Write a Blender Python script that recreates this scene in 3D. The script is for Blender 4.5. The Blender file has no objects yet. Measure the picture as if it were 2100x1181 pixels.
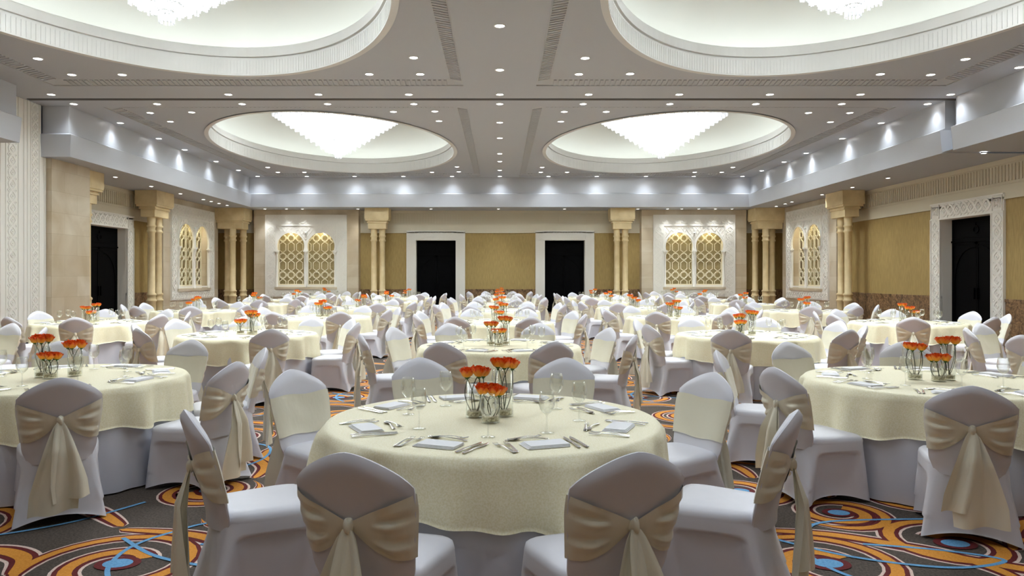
import bpy, bmesh, math, random
from mathutils import Vector, Matrix
C = bpy.context.scene.collection
R = math.radians
PI = math.pi
sc = bpy.context.scene
rnd = random.Random(7)

# ------------------------------------------------------------------ camera, world, exposure
FPX = 1525.0
cam_d = bpy.data.cameras.new('camera')
cam = bpy.data.objects.new('camera', cam_d); C.objects.link(cam)
cam.location = (0, 0, 1.55); cam.rotation_euler = (R(90), 0, 0)
cam_d.sensor_width = 36; cam_d.lens = FPX / 2100 * 36
cam_d.shift_x = 25 / 2100; cam_d.shift_y = -23.5 / 2100
cam_d.clip_end = 100
sc.camera = cam
w = bpy.data.worlds.new('world'); sc.world = w; w.use_nodes = True
w.node_tree.nodes['Background'].inputs[0].default_value = (0.5, 0.52, 0.55, 1)
w.node_tree.nodes['Background'].inputs[1].default_value = 0.05
sc.view_settings.view_transform = 'Standard'; sc.view_settings.look = 'None'
sc.view_settings.exposure = 0.85; sc.view_settings.gamma = 1.0
sc.view_settings.use_curve_mapping = False
P_SPOT = 42.0        # watts of a ceiling downlight
P_SOFFIT = 46.0
E_COVE = 3.6         # emission of the cove strips
E_CHAND = 20.5        # emission of the chandelier lamps

# ------------------------------------------------------------------ materials
def srgb(r, g, b):
    f = lambda c: (c / 12.92 if c <= 0.04045 else ((c + 0.055) / 1.055) ** 2.4)
    return (f(r / 255), f(g / 255), f(b / 255), 1)
def mat(name, col, rough=0.6, metal=0.0, **kw):
    m = bpy.data.materials.new(name); m.use_nodes = True
    b = m.node_tree.nodes['Principled BSDF']
    b.inputs['Base Color'].default_value = col
    b.inputs['Roughness'].default_value = rough
    b.inputs['Metallic'].default_value = metal
    for k, v in kw.items():
        b.inputs[k.replace('_', ' ')].default_value = v
    m['b'] = 1
    return m
def nd(m, t, **kw):
    n = m.node_tree.nodes.new(t)
    for k, v in kw.items(): setattr(n, k, v)
    return n
def lk(m, a, b): m.node_tree.links.new(a, b)
def noise_col(m, c1, c2, scale=5, detail=4, lo=0.35, hi=0.65, stretch=None, dist=0.0, rough=0.5):
    b = m.node_tree.nodes['Principled BSDF']
    tc = nd(m, 'ShaderNodeTexCoord'); n = nd(m, 'ShaderNodeTexNoise'); r = nd(m, 'ShaderNodeValToRGB')
    n.inputs['Scale'].default_value = scale; n.inputs['Detail'].default_value = detail
    n.inputs['Distortion'].default_value = dist; n.inputs['Roughness'].default_value = rough
    src = tc.outputs['Object']
    if stretch:
        mp = nd(m, 'ShaderNodeMapping'); mp.inputs['Scale'].default_value = stretch
        lk(m, src, mp.inputs[0]); src = mp.outputs[0]
    lk(m, src, n.inputs['Vector']); lk(m, n.outputs['Fac'], r.inputs[0])
    r.color_ramp.elements[0].position = lo; r.color_ramp.elements[0].color = c1
    r.color_ramp.elements[1].position = hi; r.color_ramp.elements[1].color = c2
    lk(m, r.outputs[0], b.inputs['Base Color'])
    return n, r
def bump(m, scale=50, strength=0.2, dist=0.01, stretch=None, detail=2):
    b = m.node_tree.nodes['Principled BSDF']
    tc = nd(m, 'ShaderNodeTexCoord'); n = nd(m, 'ShaderNodeTexNoise'); bp = nd(m, 'ShaderNodeBump')
    n.inputs['Scale'].default_value = scale; n.inputs['Detail'].default_value = detail
    bp.inputs['Strength'].default_value = strength; bp.inputs['Distance'].default_value = dist
    src = tc.outputs['Object']
    if stretch:
        mp = nd(m, 'ShaderNodeMapping'); mp.inputs['Scale'].default_value = stretch
        lk(m, src, mp.inputs[0]); src = mp.outputs[0]
    lk(m, src, n.inputs['Vector']); lk(m, n.outputs['Fac'], bp.inputs['Height']); lk(m, bp.outputs[0], b.inputs['Normal'])
def emis(name, col, s, sample=True):
    m = mat(name, (0.8, 0.8, 0.8, 1), 0.4)
    b = m.node_tree.nodes['Principled BSDF']
    b.inputs['Emission Color'].default_value = col; b.inputs['Emission Strength'].default_value = s
    if not sample: m.cycles.emission_sampling = 'NONE'
    return m
M = {}
M['ceiling'] = mat('ceiling paint', srgb(180, 183, 188), 0.75)
M['ceiling_trim'] = mat('ceiling trim plaster', srgb(186, 188, 190), 0.8)
M['bulkhead'] = mat('bulkhead satin paint', srgb(196, 199, 205), 0.32)
bump(M['bulkhead'], 3, 0.06, 0.02, (1, 1, 6))
M['dome'] = mat('dome plaster', srgb(214, 215, 209), 0.8)
M['rim'] = mat('rim plaster', srgb(214, 213, 209), 0.6)
M['white'] = mat('carved white plaster', srgb(238, 235, 226), 0.6)
M['frieze'] = mat('frieze plaster', srgb(220, 212, 190), 0.65)
M['stone'] = mat('yellow limestone', srgb(228, 202, 150), 0.55)
noise_col(M['stone'], srgb(212, 190, 142), srgb(230, 210, 166), 3, 5, 0.3, 0.7)
M['marble'] = mat('cream marble', srgb(222, 196, 158), 0.4)
noise_col(M['marble'], srgb(200, 184, 156), srgb(224, 214, 194), 0.9, 8, 0.3, 0.68, dist=0.6)
def slabs(m):
    nt = m.node_tree; b = nt.nodes['Principled BSDF']
    src = b.inputs['Base Color'].links[0].from_socket
    tc = nd(m, 'ShaderNodeTexCoord'); sp = nd(m, 'ShaderNodeSeparateXYZ'); ad = nd(m, 'ShaderNodeMath', operation='ADD')
    cb = nd(m, 'ShaderNodeCombineXYZ'); br = nd(m, 'ShaderNodeTexBrick'); mx = nd(m, 'ShaderNodeMixRGB', blend_type='MULTIPLY')
    lk(m, tc.outputs['Object'], sp.inputs[0]); lk(m, sp.outputs[0], ad.inputs[0]); lk(m, sp.outputs[1], ad.inputs[1])
    lk(m, ad.outputs[0], cb.inputs[0]); lk(m, sp.outputs[2], cb.inputs[1]); lk(m, cb.outputs[0], br.inputs['Vector'])
    br.inputs['Scale'].default_value = 1.0; br.inputs['Brick Width'].default_value = 1.1; br.inputs['Row Height'].default_value = 0.52
    br.inputs['Mortar Size'].default_value = 0.004
    br.inputs['Color1'].default_value = (1, 1, 1, 1); br.inputs['Color2'].default_value = (0.88, 0.84, 0.78, 1); br.inputs['Mortar'].default_value = (0.75, 0.7, 0.62, 1)
    mx.inputs[0].default_value = 1; lk(m, src, mx.inputs[1]); lk(m, br.outputs[0], mx.inputs[2]); lk(m, mx.outputs[0], b.inputs['Base Color'])
slabs(M['marble'])
M['gold'] = mat('ochre fabric wall covering', srgb(160, 134, 76), 0.7)
noise_col(M['gold'], srgb(158, 134, 82), srgb(178, 153, 96), 30, 3, 0.3, 0.7, (1, 1, 0.12))
M['dado'] = mat('brown marble dado', srgb(110, 80, 50), 0.35)
noise_col(M['dado'], srgb(74, 50, 30), srgb(164, 130, 92), 7, 9, 0.38, 0.62, dist=1.5, rough=0.7)
M['black'] = mat('black stained wood', (0.0012, 0.0012, 0.0016, 1), 0.6, Specular_IOR_Level=0.06)
M['black2'] = mat('black recess', (0.002, 0.002, 0.003, 1), 0.8)
M['lattice'] = mat('ivory lattice', srgb(240, 232, 205), 0.5)
M['glowback'] = mat('ochre glitter panel', srgb(190, 170, 120), 0.5)
noise_col(M['glowback'], srgb(150, 128, 80), srgb(222, 208, 160), 60, 3, 0.4, 0.62)
M['cover'] = mat('white spandex cover', srgb(222, 221, 228), 0.5, Sheen_Weight=0.15)
bump(M['cover'], 5, 0.25, 0.012, (1, 1, 0.5))
M['sash'] = mat('ivory satin sash', srgb(234, 229, 208), 0.28, Sheen_Weight=0.2)
bump(M['sash'], 14, 0.35, 0.01, (1, 1, 0.35), 3)
M['cloth'] = mat('pale cream damask', srgb(238, 232, 192), 0.62, Sheen_Weight=0.1)
noise_col(M['cloth'], srgb(236, 227, 188), srgb(247, 240, 212), 130, 3, 0.38, 0.6)
bump(M['cloth'], 130, 0.12, 0.003)
M['skirt'] = mat('white underskirt', srgb(214, 216, 226), 0.65)
M['napkin'] = mat('white napkin linen', srgb(236, 235, 236), 0.7)
M['steel'] = mat('polished cutlery steel', (0.72, 0.71, 0.69, 1), 0.24, 1.0)
M['wood'] = mat('plywood tabletop', srgb(150, 120, 80), 0.6)
M['stem'] = mat('rose stem', srgb(38, 50, 26), 0.5)
M['leaf'] = mat('rose leaf', srgb(70, 105, 45), 0.5)
M['pebble'] = mat('vase gel beads', srgb(196, 188, 150), 0.3)
noise_col(M['pebble'], srgb(165, 156, 122), srgb(235, 229, 200), 90, 2, 0.4, 0.6)
M['brass'] = mat('chrome fitting', (0.7, 0.7, 0.68, 1), 0.25, 1.0)
M['track'] = mat('dark partition track', srgb(80, 76, 72), 0.7)
M['ring'] = mat('white downlight trim', srgb(225, 225, 222), 0.4)
M['lens'] = emis('lit downlight lens', (1, 0.98, 0.95, 1), 7.0, False)
M['cove'] = emis('lit cove strip', (0.93, 0.985, 0.97, 1), E_COVE)
M['lamp'] = emis('lit chandelier lamps', (0.90, 0.97, 1.0, 1), E_CHAND)
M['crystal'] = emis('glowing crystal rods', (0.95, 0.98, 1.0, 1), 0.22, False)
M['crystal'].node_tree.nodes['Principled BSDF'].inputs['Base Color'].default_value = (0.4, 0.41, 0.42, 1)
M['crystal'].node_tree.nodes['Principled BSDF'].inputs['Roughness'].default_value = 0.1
M['orb'] = mat('small domed detector', srgb(240, 245, 240), 0.3)
def glassmat(name, tint, edge, lo=0.04, hi=0.75):
    m = bpy.data.materials.new(name); m.use_nodes = True; nt = m.node_tree
    nt.nodes.remove(nt.nodes['Principled BSDF']); out = nt.nodes['Material Output']
    t = nd(m, 'ShaderNodeBsdfTransparent'); t.inputs[0].default_value = tint
    g = nd(m, 'ShaderNodeBsdfGlossy'); g.inputs['Roughness'].default_value = 0.04; g.inputs[0].default_value = edge
    l = nd(m, 'ShaderNodeLayerWeight'); l.inputs[0].default_value = 0.35
    mr = nd(m, 'ShaderNodeMapRange'); mr.inputs[3].default_value = lo; mr.inputs[4].default_value = hi
    mx = nd(m, 'ShaderNodeMixShader')
    lk(m, l.outputs['Facing'], mr.inputs[0]); lk(m, mr.outputs[0], mx.inputs[0]); lk(m, t.outputs[0], mx.inputs[1]); lk(m, g.outputs[0], mx.inputs[2])
    lk(m, mx.outputs[0], out.inputs[0])
    return m
M['glass'] = glassmat('thin clear glass', (0.982, 0.985, 0.98, 1), (0.88, 0.89, 0.87, 1), 0.03, 0.55)
M['vase'] = glassmat('clear vase glass', (0.97, 0.975, 0.965, 1), (0.85, 0.87, 0.84, 1), 0.02, 0.38)
# rose petals: yellow at the base turning red at the rim, read from an attribute along each petal
m = mat('orange rose petals', (1, .3, .02, 1), 0.5); M['petal'] = m
at_ = nd(m, 'ShaderNodeAttribute', attribute_name='along'); rp = nd(m, 'ShaderNodeValToRGB'); lk(m, at_.outputs['Fac'], rp.inputs[0])
e = rp.color_ramp.elements; e[0].position = 0.0; e[0].color = srgb(235, 170, 20); e[1].position = 1; e[1].color = srgb(215, 40, 14)
x_ = e.new(0.5); x_.color = srgb(250, 150, 30); x_ = e.new(0.8); x_.color = srgb(240, 92, 20)
lk(m, rp.outputs[0], m.node_tree.nodes['Principled BSDF'].inputs['Base Color'])
# carpet colours
M['carpet'] = mat('grey brown carpet pile', srgb(82, 74, 68), 0.95)
noise_col(M['carpet'], srgb(50, 43, 37), srgb(98, 86, 76), 70, 6, 0.36, 0.64, rough=0.75)
def pile(name, a, b_):
    m = mat(name, a, 0.95); noise_col(m, a, b_, 120, 2, 0.3, 0.7); return m
M['c_orange'] = pile('orange carpet pile', srgb(206, 132, 38), srgb(226, 156, 60))
M['c_maroon'] = pile('maroon carpet pile', srgb(86, 14, 18), srgb(112, 26, 28))
M['c_white'] = pile('pale pink carpet pile', srgb(214, 184, 170), srgb(235, 212, 200))
M['c_blue'] = pile('blue carpet pile', srgb(88, 146, 192), srgb(116, 172, 212))

# ------------------------------------------------------------------ mesh builder
class MB:
    def __init__(s): s.v = []; s.f = []; s.mi = []; s.sm = []; s.along = {}
    def add(s, vs, fs, mi=0, sm=False):
        o = len(s.v); s.v.extend(tuple(p) for p in vs)
        for f in fs: s.f.append([o + i for i in f]); s.mi.append(mi); s.sm.append(sm)
        return o
    def box(s, x0, x1, y0, y1, z0, z1, mi=0):
        s.add([(x0, y0, z0), (x1, y0, z0), (x1, y1, z0), (x0, y1, z0), (x0, y0, z1), (x1, y0, z1), (x1, y1, z1), (x0, y1, z1)],
              [(0, 3, 2, 1), (4, 5, 6, 7), (0, 1, 5, 4), (1, 2, 6, 5), (2, 3, 7, 6), (3, 0, 4, 7)], mi)
    def grid(s, fn, nu, nv, closeu=False, mi=0, sm=True, flip=False):
        nU = nu if closeu else nu + 1
        vs = [fn(i / nu, j / nv) for j in range(nv + 1) for i in range(nU)]
        fs = []
        for j in range(nv):
            for i in range(nu):
                a = j * nU + i; b = j * nU + (i + 1) % nU
                q = (a, b, b + nU, a + nU); fs.append(q[::-1] if flip else q)
        return s.add(vs, fs, mi, sm)
    def lathe(s, prof, n=24, mi=0, c=(0, 0), sm=True, flip=False):
        k = len(prof) - 1
        s.grid(lambda u, v: (c[0] + prof[round(v * k)][0] * math.cos(2 * PI * u), c[1] + prof[round(v * k)][0] * math.sin(2 * PI * u), prof[round(v * k)][1]), n, k, True, mi, sm, flip)
    def tube(s, path, r, n=6, mi=0, sm=True):
        path = [Vector(p) for p in path]; rs = r if isinstance(r, (list, tuple)) else [r] * len(path)
        vs = []
        for i, p in enumerate(path):
            d = (path[min(i + 1, len(path) - 1)] - path[max(i - 1, 0)]).normalized()
            a = d.orthogonal().normalized() if i == 0 else (a - d * a.dot(d)).normalized()
            b = d.cross(a)
            vs += [p + (a * math.cos(2 * PI * k / n) + b * math.sin(2 * PI * k / n)) * rs[i] for k in range(n)]
        fs = [(i * n + k, i * n + (k + 1) % n, (i + 1) * n + (k + 1) % n, (i + 1) * n + k) for i in range(len(path) - 1) for k in range(n)]
        fs += [tuple(range(n))[::-1], tuple((len(path) - 1) * n + k for k in range(n))]
        s.add(vs, fs, mi, sm)
    def mesh(s, name, mats):
        me = bpy.data.meshes.new(name); me.from_pydata(s.v, [], s.f); me.update()
        me.polygons.foreach_set('material_index', s.mi); me.polygons.foreach_set('use_smooth', s.sm)
        for k in (mats if isinstance(mats, (list, tuple)) else [mats]): me.materials.append(M[k])
        return me
def link(name, me, parent=None, loc=None, rz=None):
    o = bpy.data.objects.new(name, me); C.objects.link(o)
    if parent: o.parent = parent
    if loc: o.location = loc
    if rz is not None: o.rotation_euler.z = rz
    return o
def tag(o, label=None, cat=None, group=None, kind=None):
    if label: o['label'] = label
    if cat: o['category'] = cat
    if group: o['group'] = group
    if kind: o['kind'] = kind
    return o
def struct(name, mb, mats): return tag(link(name, mb.mesh(name, mats)), kind='structure')
def thing(name, label, cat, loc=(0, 0, 0), rz=0, group=None):
    return tag(link(name, None, None, loc, rz), label, cat, group)

# ------------------------------------------------------------------ room dimensions
XW, YB, YF = 12.36, 32.4, -4.0          # side walls, far wall, wall behind the camera
ZC, ZS = 5.65, 4.42                      # main ceiling, soffit
XB, YBB = 10.3, 30.7                     # bulkhead faces
TRK = 17.2                               # partition track

# --- floor with the carpet design laid in as flat inlays
fl = MB(); fl.add([(-13, YF, 0), (13, YF, 0), (13, YB + .4, 0), (-13, YB + .4, 0)], [(0, 1, 2, 3)], 0)
def catmull(pts, n=8):
    P = [pts[0]] + list(pts) + [pts[-1]]; out = []
    for i in range(1, len(P) - 2):
        for k in range(n):
            t = k / n; a, b, c, d = P[i - 1], P[i], P[i + 1], P[i + 2]
            out.append(tuple(.5 * (2 * b[j] + (c[j] - a[j]) * t + (2 * a[j] - 5 * b[j] + 4 * c[j] - d[j]) * t * t + (3 * b[j] - a[j] - 3 * c[j] + d[j]) * t ** 3) for j in range(2)))
    out.append(tuple(pts[-1])); return out
def spiral(cx, cy, r0, r1, turns, st, sgn=1, n=None):
    n = n or int(abs(turns) * 28)
    return [(cx + (r0 + (r1 - r0) * i / n) * math.cos(st + sgn * 2 * PI * turns * i / n), cy + (r0 + (r1 - r0) * i / n) * math.sin(st + sgn * 2 * PI * turns * i / n)) for i in range(n + 1)]
def strip(path, wf, z, mi, ox, oy):
    vs = []; n = len(path)
    for i, p in enumerate(path):
        a = path[max(i - 1, 0)]; b = path[min(i + 1, n - 1)]
        dx, dy = b[0] - a[0], b[1] - a[1]; L = math.hypot(dx, dy) or 1
        wd = wf(i / (n - 1)) / 2
        vs += [(p[0] + ox - dy / L * wd, p[1] + oy + dx / L * wd, z), (p[0] + ox + dy / L * wd, p[1] + oy - dx / L * wd, z)]
    fl.add(vs, [(2 * i + 1, 2 * i + 3, 2 * i + 2, 2 * i) for i in range(n - 1)], mi)
PX, PY = 3.83, 5.5
rib = []   # (path, width)
def swirl(cx, cy, rmax, st, sgn, turns=1.6, wd=.17):
    rib.append((spiral(cx, cy, .13, rmax, turns, st, sgn), wd, True)); 
# traced in floor metres around the right hand aisle
sw = [(1.77, 4.01, .52, 0.6, 1), (2.64, 4.31, .50, 2.2, -1), (1.73, 5.37, .36, 3.4, 1), (2.22, 4.87, .32, 1.0, -1), (2.9, 5.25, .42, 4.0, 1),
      (0.35, 4.6, .5, 2.0, -1), (0.9, 5.9, .42, 0.2, 1), (3.4, 6.3, .46, 5.0, -1), (2.2, 6.6, .5, 1.4, 1), (1.2, 7.2, .44, 3.2, -1), (0.2, 6.7, .4, 2.4, 1),
      (3.1, 7.7, .5, 0.6, 1), (2.1, 8.2, .42, 4.4, -1), (.9, 8.5, .46, 1.2, 1), (.1, 8.0, .36, 5.5, -1), (2.7, 9.0, .4, 2.8, 1), (3.6, 5.0, .3, 1, 1), (3.7, 8.6, .34, 3, -1)]
for s_ in sw: swirl(*s_)
strk = [[(1.5, 4.55), (1.95, 4.47), (2.3, 4.28), (2.5, 4.13), (2.62, 3.95), (2.66, 3.75)],
        [(2.2, 4.35), (2.7, 3.98), (3.1, 3.8), (3.7, 3.72)], [(2.9, 4.2), (3.2, 4.6), (3.6, 4.75), (4.1, 4.7)],
        [(0.0, 5.2), (.6, 5.15), (1.1, 4.95), (1.5, 4.6)], [(2.3, 5.2), (2.6, 5.8), (3.1, 5.9), (3.7, 5.7)],
        [(.3, 6.1), (.8, 6.5), (1.5, 6.5), (1.9, 6.1), (1.95, 5.7)], [(2.6, 7.1), (3.1, 7.0), (3.6, 7.1), (4.0, 7.5)],
        [(.4, 7.5), (.9, 7.9), (1.5, 7.8), (2.1, 7.5), (2.6, 7.4)], [(1.3, 8.9), (1.9, 9.0), (2.2, 8.8)], [(3.2, 8.3), (3.5, 8.1), (3.9, 8.1)],
        [(2.0, 5.3), (2.4, 5.6), (2.5, 6.1), (2.9, 6.4)], [(0.5, 4.0), (.9, 4.2), (1.2, 4.1), (1.3, 3.85)]]
for s_ in strk: rib.append((catmull(s_), .2, False))
blue = [[(2.95, 4.75), (2.1, 4.7), (1.85, 4.5), (1.72, 4.25), (1.75, 3.95), (1.9, 3.7)], [(2.1, 4.3), (2.5, 4.2), (2.75, 4.05), (2.4, 3.95), (1.95, 4.1), (1.6, 4.4)],
        [(.1, 5.6), (.8, 5.5), (1.4, 5.7), (1.8, 6.2), (1.7, 6.8), (1.1, 7.0)], [(2.4, 6.1), (3.0, 6.2), (3.5, 6.7), (3.4, 7.3), (2.8, 7.5)], [(.4, 7.0), (.2, 7.6), (.5, 8.2), (1.2, 8.3)],
        [(0, 4.3), (.6, 4.35), (1.1, 4.65), (1.4, 5.1)], [(2.3, 8.6), (2.9, 8.4), (3.4, 8.5), (3.8, 8.9)]]
for kx in range(-3, 3):
    for ky in range(-1, 5):
        ox, oy = kx * PX, ky * PY
        if not (-13 < ox + 2 < 13): continue
        nn = 0
        for path, wd, sp in rib:
            if sp: wf = lambda t, w=wd: w * (1.05 - .35 * t) * min(1, (1 - t) * 9 + .02)
            else: wf = lambda t, w=wd: w * (.3 + .7 * math.sin(PI * min(1, max(0, t))) ** .6) * (1 if 0 < t < 1 else .05)
            dz = nn * .00003; nn += 1
            for mi, k, z in ((3, 1.0, .0008), (2, .78, .0020), (1, .44, .0032)):
                strip(path, lambda t, k=k, wf=wf: wf(t) * k, z + dz, mi, ox, oy)
        for bi, p in enumerate(blue): strip(catmull(p), lambda t: .027, .0048 + bi * .00006, 4, ox, oy)
        for cx, cy, rm, st, sg in sw:
            for rr, mi, z in ((.095, 2, .0044), (.062, 4, .0052)):
                rr *= .7 + .6 * rm
                fl.add([(cx + ox + rr * 1.25 * math.cos(t * PI / 10), cy + oy + rr * math.sin(t * PI / 10), z) for t in range(20)], [tuple(range(20))], mi)
struct('floor', fl, ['carpet', 'c_orange', 'c_maroon', 'c_white', 'c_blue'])

# --- ceiling with four oval openings set in coffers
DOMES = [(-5.22, 9.85, 'near left'), (5.22, 9.85, 'near right'), (-5.22, 24.25, 'far left'), (5.22, 24.25, 'far right')]
DA, DB = 3.70, 5.5
cl = MB()
def coffer(cx, cy, x0, x1, y0, y1):
    """tray rectangle outer (x0..y1), dentil slope, inner panel raised, oval hole"""
    N = 96; dz = .07; sw_ = .28
    corners = [math.atan2(yy - cy, xx - cx) for xx in (x0 + sw_, x1 - sw_) for yy in (y0 + sw_, y1 - sw_)]
    ang = sorted([2 * PI * k / N - PI for k in range(N)] + corners)
    def rect(a, e):
        hx0, hx1, hy0, hy1 = x0 + e - cx, x1 - e - cx, y0 + e - cy, y1 - e - cy
        c, s = math.cos(a), math.sin(a); t = 1e9
        if c > 1e-9: t = min(t, hx1 / c)
        if c < -1e-9: t = min(t, hx0 / c)
        if s > 1e-9: t = min(t, hy1 / s)
        if s < -1e-9: t = min(t, hy0 / s)
        return cx + c * t, cy + s * t
    vs = []
    for a in ang:
        x, y = rect(a, sw_); vs.append((x, y, ZC + dz))
    for a in ang:
        x, y = rect(a, sw_); d = Vector((x - cx, y - cy)); e = 1 / math.hypot(d.x / DA, d.y / DB); vs.append((cx + d.x * e, cy + d.y * e, ZC + dz))
    n = len(ang)
    cl.add(vs, [(i, (i + 1) % n, n + (i + 1) % n, n + i) for i in range(n)], 0)
    # stepped tray edge
    ys = [(x0, y0), (x1, y0), (x1, y1), (x0, y1)]
    for i in range(4):
        a, b = ys[i], ys[(i + 1) % 4]
        ia = (x0 + sw_ if a[0] == x0 else x1 - sw_, y0 + sw_ if a[1] == y0 else y1 - sw_)
        ib = (x0 + sw_ if b[0] == x0 else x1 - sw_, y0 + sw_ if b[1] == y0 else y1 - sw_)
        cl.add([(a[0], a[1], ZC), (b[0], b[1], ZC), (b[0], b[1], ZC + .02), (a[0], a[1], ZC + .02), (ib[0], ib[1], ZC + dz), (ia[0], ia[1], ZC + dz)], [(0, 3, 2, 1), (3, 5, 4, 2)], 1)
        L = math.hypot(b[0] - a[0], b[1] - a[1]); k = int(L / .11)
        for q in range(k):
            t0 = (q + .2) / k; t1 = (q + .7) / k
            o0 = (a[0] + (b[0] - a[0]) * t0, a[1] + (b[1] - a[1]) * t0); o1 = (a[0] + (b[0] - a[0]) * t1, a[1] + (b[1] - a[1]) * t1)
            nx, ny = (ia[0] + ib[0] - a[0] - b[0]) / 2, (ia[1] + ib[1] - a[1] - b[1]) / 2
            ll = math.hypot(nx, ny); nx, ny = nx / ll, ny / ll
            if min(t0 * L, L - t1 * L) < .3: continue
            vs = []
            for (oo, d, z) in ((o0, .03, ZC + .003), (o1, .03, ZC + .003), (o1, .26, ZC + .045), (o0, .26, ZC + .045)):
                vs.append((oo[0] + nx * d, oo[1] + ny * d, z))
            for (oo, d, z) in ((o0, .03, ZC + .03), (o1, .03, ZC + .03), (o1, .26, ZC + .08), (o0, .26, ZC + .08)):
                vs.append((oo[0] + nx * d, oo[1] + ny * d, z))
            cl.add(vs, [(3, 2, 1, 0), (0, 1, 5, 4), (1, 2, 6, 5), (2, 3, 7, 6), (3, 0, 4, 7)], 1)
XC0, XC1 = .78, 9.6
CY = [(3.2, 16.0), (18.0, 30.3)]
for cx, cy, nme in DOMES:
    y0, y1 = CY[0] if cy < 17 else CY[1]
    coffer(cx, cy, *( (-XC1, -XC0) if cx < 0 else (XC0, XC1)), y0, y1)
for x0, x1, y0, y1 in [(-XC0, XC0, YF, YB), (-13, -XC1, YF, YB), (XC1, 13, YF, YB)] + [(s * XC0 if s > 0 else -XC1, XC1 if s > 0 else -XC0, a, b) for s in (-1, 1) for a, b in ((YF, CY[0][0]), (CY[0][1], TRK - .07), (TRK + .07, CY[1][0]), (CY[1][1], YB))]:
    cl.add([(x0, y0, ZC), (x0, y1, ZC), (x1, y1, ZC), (x1, y0, ZC)], [(0, 1, 2, 3)], 0)
struct('ceiling', cl, ['ceiling', 'ceiling_trim'])
tr = MB(); tr.box(-10.9, 10.9, TRK - .07, TRK + .07, ZC - .012, ZC + .06, 0); struct('trim_1', tr, 'track')

# --- domes: banded rim, cove ledge, shallow vault
for k, (cx, cy, nme) in enumerate(DOMES):
    mb = MB()
    # (offset outwards, height) of the rim profile, from the ceiling up to the ledge
    prof = [(.12, ZC + .05), (.12, ZC + .045), (0, ZC + .045), (0, ZC + .40), (.02, ZC + .405), (.02, ZC + .42), (-.035, ZC + .425), (-.035, ZC + .60), (-.02, ZC + .62), (.16, ZC + .62), (.16, ZC + .52), (.62, ZC + .52)]
    q = len(prof) - 1
    mb.grid(lambda u, v: (cx + (DA + prof[round(v * q)][0]) * math.cos(2 * PI * u), cy + (DB + prof[round(v * q)][0]) * math.sin(2 * PI * u), prof[round(v * q)][1]), 128, q, True, 0, False)
    for i in range(360):   # fine reeding on the lower band
        a = 2 * PI * i / 360; a2 = a + PI / 420
        p = [(cx + (DA - o) * math.cos(t), cy + (DB - o) * math.sin(t)) for t in (a, a2) for o in (0, .008)]
        mb.add([(*p[0], ZC + .07), (*p[1], ZC + .07), (*p[3], ZC + .07), (*p[2], ZC + .07), (*p[0], ZC + .36), (*p[1], ZC + .36), (*p[3], ZC + .36), (*p[2], ZC + .36)], [(0, 4, 5, 1), (1, 5, 6, 2), (2, 6, 7, 3)], 0)
    def vault(u, v):
        t = v * PI / 2; e = .62
        return (cx + (DA + e) * math.cos(t) * math.cos(2 * PI * u), cy + (DB + e) * math.cos(t) * math.sin(2 * PI * u), ZC + .52 + 1.75 * math.sin(t) ** .9)
    mb.grid(vault, 96, 20, True, 1, True, True)
    d = struct('ceiling_dome', mb, ['rim', 'dome'])
    st = MB()
    st.grid(lambda u, v: (cx + (DA + .22 + .12 * v) * math.cos(2 * PI * u), cy + (DB + .22 + .12 * v) * math.sin(2 * PI * u), ZC + .535), 96, 1, True, 0, False)
    tag(link('cove_light_strip', st.mesh('cove_light_strip', 'cove')), 'white light strip on the ledge inside the %s oval dome' % nme, 'cove light', 'cove light strips')

# --- bulkheads (swept profile) and soffits
bp = [(.07, ZC), (.07, 5.0), (-.05, 4.95), (.0, ZS)]     # (offset towards the wall, z)
bh = MB()
def sweep(path):
    n = len(path)
    for i in range(n - 1):
        for j in range(3):
            (p, nu), (q, nv) = path[i], path[i + 1]
            A, B = bp[j], bp[j + 1]
            bh.add([(p[0] + nu[0] * A[0], p[1] + nu[1] * A[0], A[1]), (q[0] + nv[0] * A[0], q[1] + nv[1] * A[0], A[1]), (q[0] + nv[0] * B[0], q[1] + nv[1] * B[0], B[1]), (p[0] + nu[0] * B[0], p[1] + nu[1] * B[0], B[1])], [(0, 1, 2, 3)], 0)
sweep([((-11.0, 17.82), (0, 1)), ((-XB, 17.82), (-1, 1)), ((-XB, YBB), (-1, 1)), ((XB, YBB), (1, 1)), ((XB, TRK + .12), (1, -1 * 0)), ])
sweep([((XB + .9, TRK + .12), (0, 1)), ((XB, TRK + .12), (1, 0))])
sweep([((XB, TRK - .3), (1, 0)), ((XB, YF), (1, 0))]); sweep([((XB, TRK - .3), (1, 0)), ((XB + .9, TRK - .3), (0, 0))])
sweep([((-XB, YF), (-1, 0)), ((-XB, 15.95), (-1, 0))]); sweep([((-XB, 15.95), (-1, 0)), ((-11.0, 15.95), (0, 0))])
bh.box(XB + .3, XB + .35, TRK - .3, TRK + .12, ZS + .1, ZC, 0)
for x0, x1, y0, y1 in [(XB, 13, YF, TRK - .3), (XB, 13, TRK + .12, YB), (-13, -XB, YF, 15.95), (-13, -XB, 17.82, YB), (-XB, XB, YBB, YB), (XB + .02, 13, TRK - .3, TRK + .12)]:
    z = ZS if y0 != TRK - .3 else ZS + .03
    bh.add([(x0, y0, z), (x1, y0, z), (x1, y1, z), (x0, y1, z)], [(3, 2, 1, 0)], 1)
struct('ceiling_bulkhead', bh, ['bulkhead', 'ceiling'])

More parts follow.
